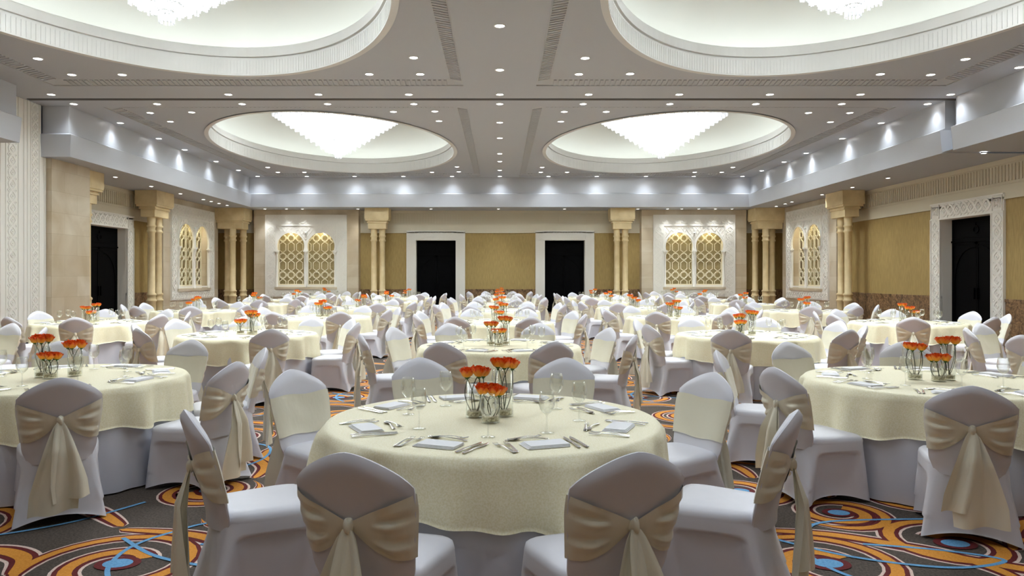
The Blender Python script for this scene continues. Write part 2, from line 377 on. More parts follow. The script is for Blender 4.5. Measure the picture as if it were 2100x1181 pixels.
# --- walls
def wall_pts(side):
    """maps (s along wall, o out of the wall into the room, z) to the world"""
    if side == 'back': return lambda s, o, z: (s, YB - o, z)
    if side == 'left': return lambda s, o, z: (-XW + o, s, z)
    return lambda s, o, z: (XW - o, s, z)
def wbox(mb, T, s0, s1, o0, o1, z0, z1, mi=0):
    vs = [T(s, o, z) for z in (z0, z1) for s, o in ((s0, o0), (s1, o0), (s1, o1), (s0, o1))]
    mb.add(vs, [(0, 3, 2, 1), (4, 5, 6, 7), (0, 1, 5, 4), (1, 2, 6, 5), (2, 3, 7, 6), (3, 0, 4, 7)], mi)
def build_wall(side, s0, s1, doors, blocks):
    T = wall_pts(side); mb = MB(); TH = .35
    # solid wall pieces around the door openings
    edges = [s0]
    for a, b in doors: edges += [a, b]
    edges.append(s1)
    for i in range(0, len(edges), 2):
        wbox(mb, T, edges[i], edges[i + 1], -TH, 0, 1.0, 3.46, 0)
        wbox(mb, T, edges[i], edges[i + 1], -TH, .015, 0, 1.0, 1)
        wbox(mb, T, edges[i], edges[i + 1], 0, .035, .93, 1.0, 1)
    for a, b in doors: wbox(mb, T, a, b, -TH, 0, 3.13, 3.46, 0)
    wbox(mb, T, s0, s1, -TH, .02, 3.46, ZS, 2)
    wbox(mb, T, s0, s1, .02, .05, 3.44, 3.50, 2); wbox(mb, T, s0, s1, .02, .045, 3.80, 3.84, 2); wbox(mb, T, s0, s1, .02, .06, 4.30, ZS - .002, 2)
    n = int((s1 - s0) / .12)
    for i in range(n):
        a = s0 + (i + .25) * (s1 - s0) / n; wbox(mb, T, a, a + .055, .02, .045, 3.87, 4.27, 2)
    return mb, T
DW = 1.72
bdoors = [(-3.65, -1.92), (1.96, 3.70)]
mb, _ = build_wall('back', -13, 13, bdoors, None); struct('wall_back', mb, ['gold', 'dado', 'frieze'])
ldoors = [(22.3, 24.57)]; rdoors = [(18.63, 20.78)]
mb, _ = build_wall('left', YF, YB, ldoors, None); struct('wall_left', mb, ['gold', 'dado', 'frieze'])
mb, _ = build_wall('right', YF, YB, rdoors, None); struct('wall_right', mb, ['gold', 'dado', 'frieze'])
mb = MB(); mb.box(-13, 13, YF - .2, YF, 0, ZC, 0); struct('wall_front', mb, ['gold'])

def bar(mb, T, p, q, wd, o0, o1, mi=0, cap=True):
    """raised bar between (s,z) points p and q, standing from o0 to o1 off the wall"""
    dx, dz = q[0] - p[0], q[1] - p[1]; L = math.hypot(dx, dz)
    if L < 1e-6: return
    e = wd * .35 if cap else 0; o1 += (len(mb.v) // 8 % 9) * .00045
    ux, uz = dx / L, dz / L; nx, nz = -uz * wd / 2, ux * wd / 2
    a = (p[0] - ux * e, p[1] - uz * e); b = (q[0] + ux * e, q[1] + uz * e)
    c4 = [(a[0] + nx, a[1] + nz), (a[0] - nx, a[1] - nz), (b[0] - nx, b[1] - nz), (b[0] + nx, b[1] + nz)]
    vs = [T(s, o0, z) for s, z in c4] + [T(s, o1, z) for s, z in c4]
    mb.add(vs, [(4, 5, 6, 7), (0, 1, 5, 4), (1, 2, 6, 5), (2, 3, 7, 6), (3, 0, 4, 7)], mi)
def guilloche(mb, T, s0, z0, s1, z1, wd, o0, o1, horiz, step=None, mi=0):
    """carved interlace of two waves with a boss in every loop, filling a band"""
    L = (s1 - s0) if horiz else (z1 - z0); per = wd * .8; n = max(2, round(L / per)); per = L / n
    mid = (z0 + z1) / 2 if horiz else (s0 + s1) / 2; A = wd * .36; K = 8
    f = (lambda t, a: (s0 + t, mid + a)) if horiz else (lambda t, a: (mid + a, z0 + t))
    for i in range(n * K):
        t0, t1 = i * per / K, (i + 1) * per / K
        for sg in (1, -1):
            bar(mb, T, f(t0, sg * A * math.sin(PI * t0 / per)), f(t1, sg * A * math.sin(PI * t1 / per)), wd * .15, o0, o0 + (o1 - o0) * .6, mi)
    for i in range(n):
        t = (i + .5) * per; d = wd * .13
        for a, b in (((t - d, 0), (t, d)), ((t, d), (t + d, 0)), ((t + d, 0), (t, -d)), ((t, -d), (t - d, 0))): bar(mb, T, f(*a), f(*b), wd * .09, o0, o0 + (o1 - o0) * .6, mi)
    for i in range(1, n):
        for sg in (1, -1):
            t = i * per; d = wd * .12; c = sg * A * .95
            for a, b in (((t - d, c), (t, c + d)), ((t, c + d), (t + d, c)), ((t + d, c), (t, c - d)), ((t, c - d), (t - d, c))): bar(mb, T, f(*a), f(*b), wd * .06, o0, o0 + (o1 - o0) * .5, mi)
def door_set(n, side, a, b, fw, wooden):
    """white carved surround, plain reveal, black double door; root mesh is the surround"""
    T = wall_pts(side); zt = 3.13
    mb = MB()
    for s0, s1 in ((a - fw, a), (b, b + fw)):
        wbox(mb, T, s0, s1, .0, .05, 0, zt)
        for e0, e1 in ((s0, s0 + .035), (s1 - .035, s1)): wbox(mb, T, e0, e1, .05, .075, 0, zt)
        guilloche(mb, T, s0 + .05, .05, s1 - .05, zt - .02, fw - .1, .05, .075, False)
    wbox(mb, T, a - fw, b + fw, 0, .05, zt, zt + fw)
    for z0, z1 in ((zt, zt + .035), (zt + fw - .035, zt + fw)): wbox(mb, T, a - fw, b + fw, .05, .075, z0, z1)
    guilloche(mb, T, a + .02, zt + .05, b - .02, zt + fw - .05, fw - .1, .05, .075, True)
    for cs in (a - fw / 2, b + fw / 2):     # square corner blocks
        h = fw / 2 - .05; c = (cs, zt + fw / 2)
        for k in (1, .55): 
            q = [(c[0] - h * k, c[1] - h * k), (c[0] + h * k, c[1] - h * k), (c[0] + h * k, c[1] + h * k), (c[0] - h * k, c[1] + h * k)]
            for i in range(4): bar(mb, T, q[i], q[(i + 1) % 4], .02, .05, .075)
        for k in range(4):
            t = k * PI / 4; bar(mb, T, (c[0] - h * .5 * math.cos(t), c[1] - h * .5 * math.sin(t)), (c[0] + h * .5 * math.cos(t), c[1] + h * .5 * math.sin(t)), .015, .05, .07)
    # reveal
    for s0, s1 in ((a - .01, a + .004), (b - .004, b + .01)): wbox(mb, T, s0, s1, -.33, .0, 0, zt)
    wbox(mb, T, a, b, -.33, 0, zt - .004, zt + .01)
    root = struct('door_%d' % n, mb, ['white'])
    # transom
    t = MB(); wbox(t, T, a + .005, b - .005, -.33, -.27, 2.5, zt - .006)
    wbox(t, T, a + .005, b - .005, -.27, -.245, 2.48, 2.53); wbox(t, T, a + .05, b - .05, -.27, -.255, 2.60, 2.63); wbox(t, T, a + .05, b - .05, -.27, -.255, 3.03, 3.06)
    c = (a + b) / 2
    for i in range(12):   # small round emblem
        t0, t1 = 2 * PI * i / 12, 2 * PI * (i + 1) / 12
        bar(t, T, (c + .11 * math.cos(t0), 2.8 + .09 * math.sin(t0)), (c + .11 * math.cos(t1), 2.8 + .09 * math.sin(t1)), .03, -.27, -.245)
    bar(t, T, (c, 2.86), (c + .02, 2.97), .03, -.27, -.245)
    link('transom_panel', t.mesh('transom_panel', 'black'), root)
    for k in (0, 1):
        s0, s1 = (a + .005, c - .004) if k == 0 else (c + .004, b - .005)
        d = MB(); wbox(d, T, s0, s1, -.33, -.285, 0.01, 2.49)
        for e0, e1 in ((s0, s0 + .06), (s1 - .06, s1)): wbox(d, T, e0, e1, -.285, -.27, .01, 2.49)
        wbox(d, T, s0, s1, -.285, -.27, 2.41, 2.49)
        hw = (b - a) / 2 - .12       # half of a pointed arch moulding
        pts = [((c - hw if k == 0 else c + hw), 0.3)]
        for i in range(9):
            t_ = i / 8; pts.append((c + (-1 if k == 0 else 1) * hw * math.cos(t_ * PI / 2) ** .8, 1.3 + 1.05 * math.sin(t_ * PI / 2) ** .9))
        for p, q in zip(pts, pts[1:]): bar(d, T, p, q, .04, -.285, -.262)
        lf = link('door_leaf', d.mesh('door_leaf', 'black'), root)
        h = MB(); sx = c - .08 if k == 0 else c + .05; wbox(h, T, sx, sx + .03, -.285, -.225, .95, 1.25)
        link('door_handle', h.mesh('door_handle', 'black'), lf)
    back = MB(); wbox(back, T, a, b, -.36, -.331, 0, zt); link('door_backing', back.mesh('door_backing', 'black2'), root)
door_set(1, 'back', bdoors[0][0], bdoors[0][1], .41, True); door_set(2, 'back', bdoors[1][0], bdoors[1][1], .41, True)
door_set(3, 'left', ldoors[0][0], ldoors[0][1], .44, True); door_set(4, 'right', rdoors[0][0], rdoors[0][1], .47, True)

# --- marble niche bays with twin horseshoe arches and lattice screens
def arch_panel(T, s0, s1, z0, z1, o0, o1, arches):
    """a slab with horseshoe openings, triangulated from loops"""
    bm = bmesh.new(); loops = []
    def loop(pts):
        vs = [bm.verts.new((p[0], p[1], 0)) for p in pts]
        for i in range(len(vs)): bm.edges.new((vs[i], vs[(i + 1) % len(vs)]))
        loops.append(pts)
    loop([(s0, z0), (s1, z0), (s1, z1), (s0, z1)])
    for lp in arches: loop(lp)
    bmesh.ops.triangle_fill(bm, use_beauty=True, use_dissolve=False, edges=bm.edges[:])
    bm.verts.index_update(); vv = [v.co.copy() for v in bm.verts]; ff = [[v.index for v in f.verts] for f in bm.faces]; bm.free()
    mb = MB(); mb.add([T(v.x, o1, v.y) for v in vv], ff, 0); mb.add([T(v.x, o0, v.y) for v in vv], ff, 0)
    for lp in loops:
        n = len(lp); mb.add([T(p[0], o0, p[1]) for p in lp] + [T(p[0], o1, p[1]) for p in lp], [(i, (i + 1) % n, n + (i + 1) % n, n + i) for i in range(n)], 0)
    return mb
def horseshoe(c, w, z0, zs, r):
    pts = [(c - w, z0), (c + w, z0), (c + w, zs)]
    a0 = -math.asin(min(1, .38)); zc = zs + r * .38
    for i in range(25):
        a = a0 + (PI - 2 * a0) * i / 24; pts.append((c + r * math.cos(a), zc + r * math.sin(a)))
    pts.append((c - w, zs)); return pts
def niche(n, side, s0, s1, proj, near_end=None):
    T0 = wall_pts(side); T = lambda s, o, z: T0(s, o + proj, z)
    mid = (s0 + s1) / 2; hw = (s1 - s0) / 2
    fr = hw * .78                 # white frame half width
    top = 4.20; sill = 1.08; D = .42
    mb = MB()
    oh = fr * .74                # half width of recess
    # marble block with a recess for the window
    wbox(mb, T, s0, mid - oh, -proj, 0, 0, ZS - .002); wbox(mb, T, mid + oh, s1, -proj, 0, 0, ZS - .002)
    wbox(mb, T, mid - oh, mid + oh, -proj, 0, 3.75, ZS - .002); wbox(mb, T, mid - oh, mid + oh, -proj, 0, 0, sill)
    wbox(mb, T, mid - oh, mid + oh, -proj, -D, sill, 3.75)
    root = struct('wall_niche', mb, ['marble'])
    # white carved frame and arcade
    r = oh * .465; cw = r * .93; zs = 2.62
    arches = [horseshoe(mid - oh * .5, cw, sill + .1, zs, r), horseshoe(mid + oh * .5, cw, sill + .1, zs, r)]
    a = arch_panel(T, mid - oh - .02, mid + oh + .02, sill + .04, 3.72, .0, .05, arches)
    a.sm = [False] * len(a.f)
    # arch mouldings
    for lp in arches:
        arc = lp[2:-1]
        for p, q in zip(arc, arc[1:]): bar(a, T, p, q, .05, .05, .075)
    link('twin_arch_screen', a.mesh('twin_arch_screen', 'white'), root)
    f = MB(); e = fr - oh
    for x0, x1 in ((mid - fr, mid - oh), (mid + oh, mid + fr)):
        wbox(f, T, x0, x1, 0, .05, .68, top); wbox(f, T, x0, x0 + .03, .05, .07, .68, top); wbox(f, T, x1 - .03, x1, .05, .07, .68, top)
        guilloche(f, T, x0 + .04, sill, x1 - .04, 3.7, e - .08, .05, .075, False)
    wbox(f, T, mid - oh, mid + oh, 0, .05, 3.72, top); wbox(f, T, mid - fr, mid + fr, .05, .07, top - .03, top); wbox(f, T, mid - oh, mid + oh, .05, .08, 3.72, 3.76)
    guilloche(f, T, mid - fr + .05, 3.78, mid + fr - .05, top - .04, top - 3.84, .05, .072, True)
    wbox(f, T, mid - oh, mid + oh, 0, .05, .68, sill - .08); guilloche(f, T, mid - fr + .05, .70, mid + fr - .05, .98, .28, .05, .072, True)
    # diaper pattern over the arches
    k = int(2 * oh / .16)
    for i in range(-2, k + 3):
        for sgn in (1, -1):
            for j in range(9):
                x = mid - oh + i * .16; za = 2.70 + j * .11
                def inside(x, z):
                    return abs(x - mid) < oh and z < 3.70 and all(math.hypot(x - c, z - (zs + r * .38)) > r + .04 for c in (mid - oh * .5, mid + oh * .5))
                p, q = (x + sgn * j * .08, za), (x + sgn * (j + 1) * .08, za + .11)
                if inside(*p) and inside(*q): bar(f, T, p, q, .018, .05, .062)
    link('carved_frame', f.mesh('carved_frame', 'white'), root)
    # sill
    sl = MB(); wbox(sl, T, mid - oh - .04, mid + oh + .04, 0, .10, sill - .08, sill + .02); link('window_sill', sl.mesh('window_sill', 'marble'), root)
    # colonnettes
    for cs in (mid - oh * .965, mid, mid + oh * .965):
        co = MB(); p = T(cs, .06, 0); co.lathe([(.055, sill + .02), (.055, sill + .1), (.038, sill + .13), (.036, zs - .22), (.045, zs - .2), (.045, zs - .17), (.04, zs - .15), (.075, zs - .06), (.085, zs - .05), (.085, zs)], 14, 0, (p[0], p[1]))
        wbox(co, T, cs - .1, cs + .1, .0, .14, zs, zs + .05)
        link('colonnette', co.mesh('colonnette', 'white'), root)
    # lattice screen inside the recess
    la = MB(); o0, o1 = -D + .12, -D + .15; L0, L1, B0, B1 = mid - oh + .02, mid + oh - .02, sill + .12, 3.6
    cwid = .37; ch = .80; nc = max(3, round((L1 - L0) / cwid)); cwid = (L1 - L0) / nc
    def seg(p, q):
        # clip to the panel
        (x0, y0), (x1, y1) = p, q; t0, t1 = 0, 1
        for d, a_, lo, hi in ((x1 - x0, x0, L0, L1), (y1 - y0, y0, B0, B1)):
            if abs(d) < 1e-9:
                if a_ < lo or a_ > hi: return
            else:
                ta, tb = (lo - a_) / d, (hi - a_) / d
                if ta > tb: ta, tb = tb, ta
                t0, t1 = max(t0, ta), min(t1, tb)
        if t0 < t1: bar(la, T, (x0 + (x1 - x0) * t0, y0 + (y1 - y0) * t0), (x0 + (x1 - x0) * t1, y0 + (y1 - y0) * t1), .026, o0, o1)
    for i in range(nc):
        for j in range(-1, 5):
            x = L0 + (i + .5) * cwid; y = B0 + .02 + j * ch
            hx = cwid * .37
            hexa = [(x - hx, y - .13), (x - hx, y + .13), (x, y + .23), (x + hx, y + .13), (x + hx, y - .13), (x, y - .23)]
            for k in range(6): seg(hexa[k], hexa[(k + 1) % 6])
            for sx in (-1, 1):
                seg((x, y + .23), (x + sx * cwid * .32, y + .30)); seg((x, y - .23), (x + sx * cwid * .32, y - .30))
            c = (x, y + ch / 2); st = []
            for k in range(16):
                rr = .155 if k % 2 == 0 else .115
                st.append((c[0] + rr * cwid / .37 * math.cos(k * PI / 8 + PI / 8), c[1] + rr * math.sin(k * PI / 8 + PI / 8)))
            for k in range(16): seg(st[k], st[(k + 1) % 16])
            d = .045; b_ = (x + cwid / 2, y + ch / 2)
            seg((b_[0] - d, b_[1] - d * 1.4), (b_[0] + d, b_[1] + d * 1.4)); seg((b_[0] - d, b_[1] + d * 1.4), (b_[0] + d, b_[1] - d * 1.4))
    for p, q in (((L0, B0), (L1, B0)), ((L0, B1), (L1, B1)), ((L0, B0), (L0, B1)), ((L1, B0), (L1, B1)), ((mid, B0), (mid, B1))): bar(la, T, p, q, .06, o0 - .01, o1 + .01)
    wbox(la, T, mid - oh, mid + oh, o0 - .02, o1 + .02, sill, B0)
    link('lattice_screen', la.mesh('lattice_screen', 'lattice'), root)
    bk = MB(); wbox(bk, T, mid - oh + .001, mid + oh - .001, -D + .002, -D + .02, sill + .001, 3.749); link('backing_panel', bk.mesh('backing_panel', 'glowback'), root)
    # little lamp that washes the lattice from the top of the recess
    for cs in (mid - oh * .5, mid + oh * .5):
        l = bpy.data.lights.new('niche_lamp', 'AREA'); l.energy = 5; l.size = .3; l.color = (1, .95, .75)
        lo = bpy.data.objects.new('niche_lamp', l); C.objects.link(lo); lo.location = T(cs, -.14, 3.70); lo.parent = root
    ob = MB(); p = T(mid, .075, 3.42); ob.lathe([(.0, -.05), (.035, -.04), (.05, 0), (.035, .04), (0, .05)], 14)
    nm = {('back', 1): 'left end of the far wall', ('back', 2): 'right end of the far wall', ('left', 3): 'left side wall', ('right', 4): 'right side wall'}[(side, n)]
    o = link('smoke_detector', ob.mesh('smoke_detector', 'orb'), None, p); tag(o, 'small round white detector between the twin arches on the ' + nm, 'detector')
niche(1, 'back', -10.56, -6.07, .45); niche(2, 'back', 6.09, 10.6, .45)
niche(3, 'left', 26.2, 31.3, .5); niche(4, 'right', 26.2, 31.2, .5)

# --- stone columns: clustered shafts under one stepped capital
def column_group(label, cols, x0, x1, y0, y1, k='stone column'):
    cx, cy = (x0 + x1) / 2, (y0 + y1) / 2
    t = thing('stone_column', label, 'column', (cx, cy, 0), 0, 'stone columns along the walls')
    for px, py in cols:
        c = MB(); r = .118
        c.lathe([(r * 1.5, 0), (r * 1.5, .12), (r * 1.2, .16), (r * 1.2, .70), (r * 1.4, .72), (r * 1.4, .76), (r * 1.15, .78), (r * 1.15, .9), (r * 1.35, .92), (r * 1.35, .96), (r, 1.0), (r * .98, 3.02), (r * 1.25, 3.05), (r * 1.25, 3.09), (r * 1.05, 3.12), (r * 1.05, 3.20), (r * 1.3, 3.23), (r * 1.3, 3.27), (r * 1.1, 3.3), (r * 1.15, 3.56)], 20, 0, (px - cx, py - cy))
        link('shaft', c.mesh('shaft', 'stone'), t)
    c = MB(); a, b = (x1 - x0) / 2, (y1 - y0) / 2
    for ins, z0, z1 in ((.13, 3.55, 3.80), (.09, 3.80, 3.85), (.11, 3.85, 3.89), (.03, 3.89, 3.95), (0, 3.95, ZS - .003)):
        c.box(-a + ins, a - ins, -b + ins, b - ins, z0, z1)
    link('capital', c.mesh('capital', 'stone'), t)
YC = 31.45
column_group('pair of stone shafts between left far arch bay and left door', [(-5.32, YC), (-4.97, YC)], -5.66, -4.65, YC - .35, YC + .35)
column_group('pair of stone shafts between right far door and arch bay', [(4.95, YC), (5.3, YC)], 4.63, 5.66, YC - .35, YC + .35)
column_group('corner cluster of stone shafts at the left far corner', [(-11.55, 31.55), (-11.2, 31.2), (-10.95, 31.75)], -11.95, -10.65, 30.95, 32.0)
column_group('corner cluster of stone shafts at the right far corner', [(11.55, 31.55), (11.15, 31.2), (10.9, 31.75)], 10.65, 11.95, 30.95, 32.0)
column_group('paired stone shafts on the left wall beside the side door', [(-11.72, 25.02), (-11.72, 25.52)], -12.1, -11.37, 24.65, 25.95)
column_group('paired stone shafts on the right wall beside ochre panel', [(11.72, 25.02), (11.72, 25.52)], 11.37, 12.1, 24.65, 25.95)
column_group('paired stone shafts mostly hidden behind the marble pier', [(-11.35, 20.05), (-11.35, 20.4)], -11.7, -11.04, 19.72, 20.75)

# --- marble pier on the left with the carved jamb of the folding partition
mb = MB(); mb.box(-XW, -10.86, 18.02, 19.7, 0, ZS - .003); mb.box(-XW, -11.02, 14.4, 18.02, 0, ZS - .003); mb.box(-XW, -11.02, 15.96, 17.81, ZS - .003, ZC - .002)
struct('wall_pier', mb, ['marble'])
mb = MB(); T = lambda s, o, z: (-11.018 + o, s, z)
for z0, z1, a, b in ((0, ZS - .004, 16.32, 18.01), (ZS - .004, ZC - .003, 16.32, 17.81)): wbox(mb, T, a, b, 0, .03, z0, z1)
for a in (16.34, 16.52, 16.95, 17.15, 17.28, 17.40, 17.72, 17.92): wbox(mb, T, a, a + .035, .03, .05, 0, ZC - .004 if a < 17.75 else ZS - .005)
guilloche(mb, T, 16.57, 0.02, 16.93, ZC - .02, .33, .03, .055, False); guilloche(mb, T, 17.43, 0.02, 17.71, ZC - .02, .27, .03, .055, False)
struct('wall_partition_jamb', mb, ['white'])

# ------------------------------------------------------------------ chandeliers
def rod_tier(mb, r, z0, ln, n, rows=1, scal=0, r_rod=.02):
    for i in range(n):
        a = 2 * PI * i / n; dz = scal * abs(math.sin(a * 6)) ; rr = r * (1 + .03 * math.cos(a * 12))
        x, y = rr * math.cos(a), rr * math.sin(a)
        mb.tube([(x, y, z0), (x, y, z0 - ln + dz)], r_rod, 4, 0, False)
def make_chandelier():
    tiers = [(r, 5.50 + 1.48 * ((r - .06) / 2.0) ** .92, .28 - .02 * (r < .5) - .08 * (r < .3)) for r in (2.06, 1.98, 1.88, 1.76, 1.63, 1.49, 1.34, 1.18, 1.02, .86, .70, .54, .40, .22, .10)]
    out = []
    for r, z, ln in tiers:
        mb = MB(); n = max(12, int(2 * PI * r / .055))
        rod_tier(mb, r, z, ln, n, 1, .06, .016)
        mb.lathe([(r - .02, z - .005), (r + .02, z - .005), (r + .02, z + .012), (r - .02, z + .012)], 40, 1)
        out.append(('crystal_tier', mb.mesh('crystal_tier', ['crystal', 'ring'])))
    mb = MB()
    pr = []
    for r, z, ln in tiers[:-6]: pr += [(max(r * .9 - .2, .04), z + .04), (max(r * .9 - .2, .04), z - ln * .35)]
    pr.append((.02, pr[-1][1])); mb.lathe(pr[::-1], 24, 0)
    out.append(('lamp_core', mb.mesh('lamp_core', 'lamp')))
    mb = MB(); mb.lathe([(2.1, 6.97), (2.1, 7.03), (.3, 7.03), (.12, 7.1), (.12, 7.6), (.35, 7.9)], 32, 0)
    out.append(('ceiling_mount', mb.mesh('ceiling_mount', 'brass')))
    return out
CH = make_chandelier()
for x, y, lab in [(-5.02, 11.2, 'near left'), (5.2, 10.95, 'near right'), (-5.2, 23.95, 'far left'), (5.2, 23.95, 'far right')]:
    t = thing('crystal_chandelier', 'tiered crystal rod chandelier hanging in the %s oval dome' % lab, 'chandelier', (x, y, 0), 0, 'crystal chandeliers')
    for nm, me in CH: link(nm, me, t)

# ------------------------------------------------------------------ downlights (x, y) on the ceiling and the soffit
mb = MB(); mb.lathe([(.078, .006), (.078, -.004)] , 20, 0, flip=True); mb.lathe([(.098, .004), (.098, -.006), (.078, -.006), (.078, .004)], 24, 0)
ME_RING = mb.mesh('trim_ring', 'ring')
mb = MB(); mb.add([(.077 * math.cos(k * PI / 10), .077 * math.sin(k * PI / 10), -.003) for k in range(20)], [tuple(range(20))[::-1]]); ME_LENS = mb.mesh('lens', 'lens')
SPOT = bpy.data.lights.new('downlight_beam', 'SPOT'); SPOT.energy = P_SPOT; SPOT.spot_size = R(124); SPOT.spot_blend = 1.0; SPOT.shadow_soft_size = .06; SPOT.color = (.80, .90, 1.0)
SPOT2 = bpy.data.lights.new('downlight_beam', 'SPOT'); SPOT2.energy = P_SOFFIT; SPOT2.spot_size = R(95); SPOT2.spot_blend = .8; SPOT2.shadow_soft_size = .05; SPOT2.color = (.93, .97, 1.0)
ORD = ['first', 'second', 'third', 'fourth', 'fifth', 'sixth', 'seventh', 'eighth', 'ninth', 'tenth', 'eleventh', 'twelfth', 'thirteenth']
def downlight(x, y, z, label, group, li, s=1.0):
    t = thing('downlight', label, 'downlight', (x, y, z - .002), 0, group); t.scale = (s, s, 1)
    link('trim_ring', ME_RING, t); link('lens', ME_LENS, t)
    lo = bpy.data.objects.new('downlight_beam', li); C.objects.link(lo); lo.parent = t; lo.location = (0, 0, -.03)
SPOT3 = bpy.data.lights.new('wash_beam', 'SPOT'); SPOT3.energy = 26; SPOT3.spot_size = R(120); SPOT3.spot_blend = 1.0; SPOT3.shadow_soft_size = .09; SPOT3.color = (.86, .93, 1.0)
def upx(px, py, z): d = (z - 1.55) * FPX / (567 - py); return (px - 1025) * d / FPX, d
rows = [
 ('in the column down the middle of the ceiling, counted from nearest', [(1025, 53), (1025, 143), (1025, 251), (1025, 283), (1025, 315), (1025, 331), (1025, 349)]),
 ('from the left in the ceiling row just before the track', [(105, 193.5), (468, 193.5), (653, 193.5), (838, 193.5), (1025, 193.5), (1207, 193.5), (1393, 193.5), (1579, 193.5), (1765, 193.5), (1950, 193.5)]),
 ('from the left in the ceiling row just beyond the track', [(151, 213), (322, 213), (497, 213), (672, 213), (849, 213), (1025, 213), (1196, 213), (1374, 213), (1550, 213), (1726, 213), (1902, 213)]),
 ('around far corners of the near left dome', [(77, 120), (147, 153), (251, 153), (757, 152), (862, 152), (848, 118)]),
 ('around far corners of the near right dome', [(1200, 119), (1187, 152), (1292, 151), (1805, 152), (1909, 153), (1980, 121)]),
 ('around the corners of the far left dome', [(308, 231), (393, 230), (349, 249), (807, 229), (892, 228), (900, 248), (549, 343), (570, 353), (624, 353), (886, 353), (941, 352), (937, 342)]),
 ('around the corners of the far right dome', [(1157, 229), (1243, 229), (1150, 249), (1658, 231), (1743, 231), (1703, 250), (1112, 343), (1109, 353), (1163, 353), (1425, 353), (1480, 353), (1503, 343)]),
 ('along the left bulkhead, counted from nearest', [(247, 252), (326, 284), (379, 307), (443, 331), (489, 349)]),
 ('along the right bulkhead, counted from nearest', [(2090, 138), (1807, 252), (1727, 284), (1653, 314), (1608, 332), (1562, 350)]),
]
inner = lambda x, y: XC0 < abs(x) < XC1 and (CY[0][0] < y < CY[0][1] or CY[1][0] < y < CY[1][1])
for txt, pts in rows:
    for i, (px, py) in enumerate(pts):
        z = ZC; x, y = upx(px, py, z)
        if inner(x, y): z = ZC + .07; x, y = upx(px, py, z)
        downlight(round(x, 2), round(y, 2), z, '%s round downlight %s' % (ORD[i], txt), 'ceiling downlights', SPOT3 if 'bulkhead' in txt or abs(x) > 9.4 else SPOT)
for i, px in enumerate([528, 629, 727, 827, 927, 1025, 1125, 1224, 1325, 1423, 1523]):
    downlight((px - 1025) * 30.4 / FPX, 30.42, ZC, '%s downlight from the left in the row washing the far bulkhead' % ORD[i], 'bulkhead wash downlights', SPOT3)
soff = [('left', [(237, 363), (310, 382), (370, 397), (417, 409), (433, 413), (449, 417), (466, 421)], 'nearest'),
        ('far', [(543, 428.3), (587, 428.3), (620, 428.3), (734, 428.3), (884, 428.3), (1022, 428.3), (1158, 428.3), (1308, 428.3), (1369, 428.3), (1398, 428.3), (1433, 428.3), (1467, 428.3), (1501, 428.3)], 'the left'),
        ('right', [(2018, 314), (1821, 365), (1748, 384), (1686, 399), (1624, 414), (1610, 418), (1592, 423)], 'nearest')]
for side, pts, frm in soff:
    for i, (px, py) in enumerate(pts):
        x, y = upx(px, py, ZS); y = min(y, 31.6)
        downlight(round(x, 2), round(y, 2), ZS, '%s small downlight counted from %s in the %s soffit' % (ORD[i], frm, side), 'soffit downlights', SPOT2, .72)
# the same rows of downlights carry on over the near end of the room, above and behind the camera
for x, ys in ((0, (9.9, 7.7, 5.4, 3.2, 1.0, -1.2, -3.0)), (-9.9, (10, 7.5, 5, 2.5, 0)), (9.9, (7.5, 5, 2.5, 0)), (-1.9, (5.2, 3.9)), (1.9, (5.2, 3.9)), (-8.6, (4.4,)), (8.6, (4.4,)), (-3.1, (1.6, -1.5)), (3.1, (1.6, -1.5)), (-6.2, (1.6, -1.5)), (6.2, (1.6, -1.5))):
    for q, y in enumerate(ys): downlight(x, y, ZC + (.07 if inner(x, y) else 0), '%s downlight of the %s column %s overhead' % (ORD[q], {0: 'centre', 1: 'nearest inner', 3: 'inner', 6: 'middle', 8: 'outer', 9: 'bulkhead'}[int(abs(x))], 'right' if x > 0 else ('left' if x < 0 else 'line')), 'overhead downlights', SPOT)

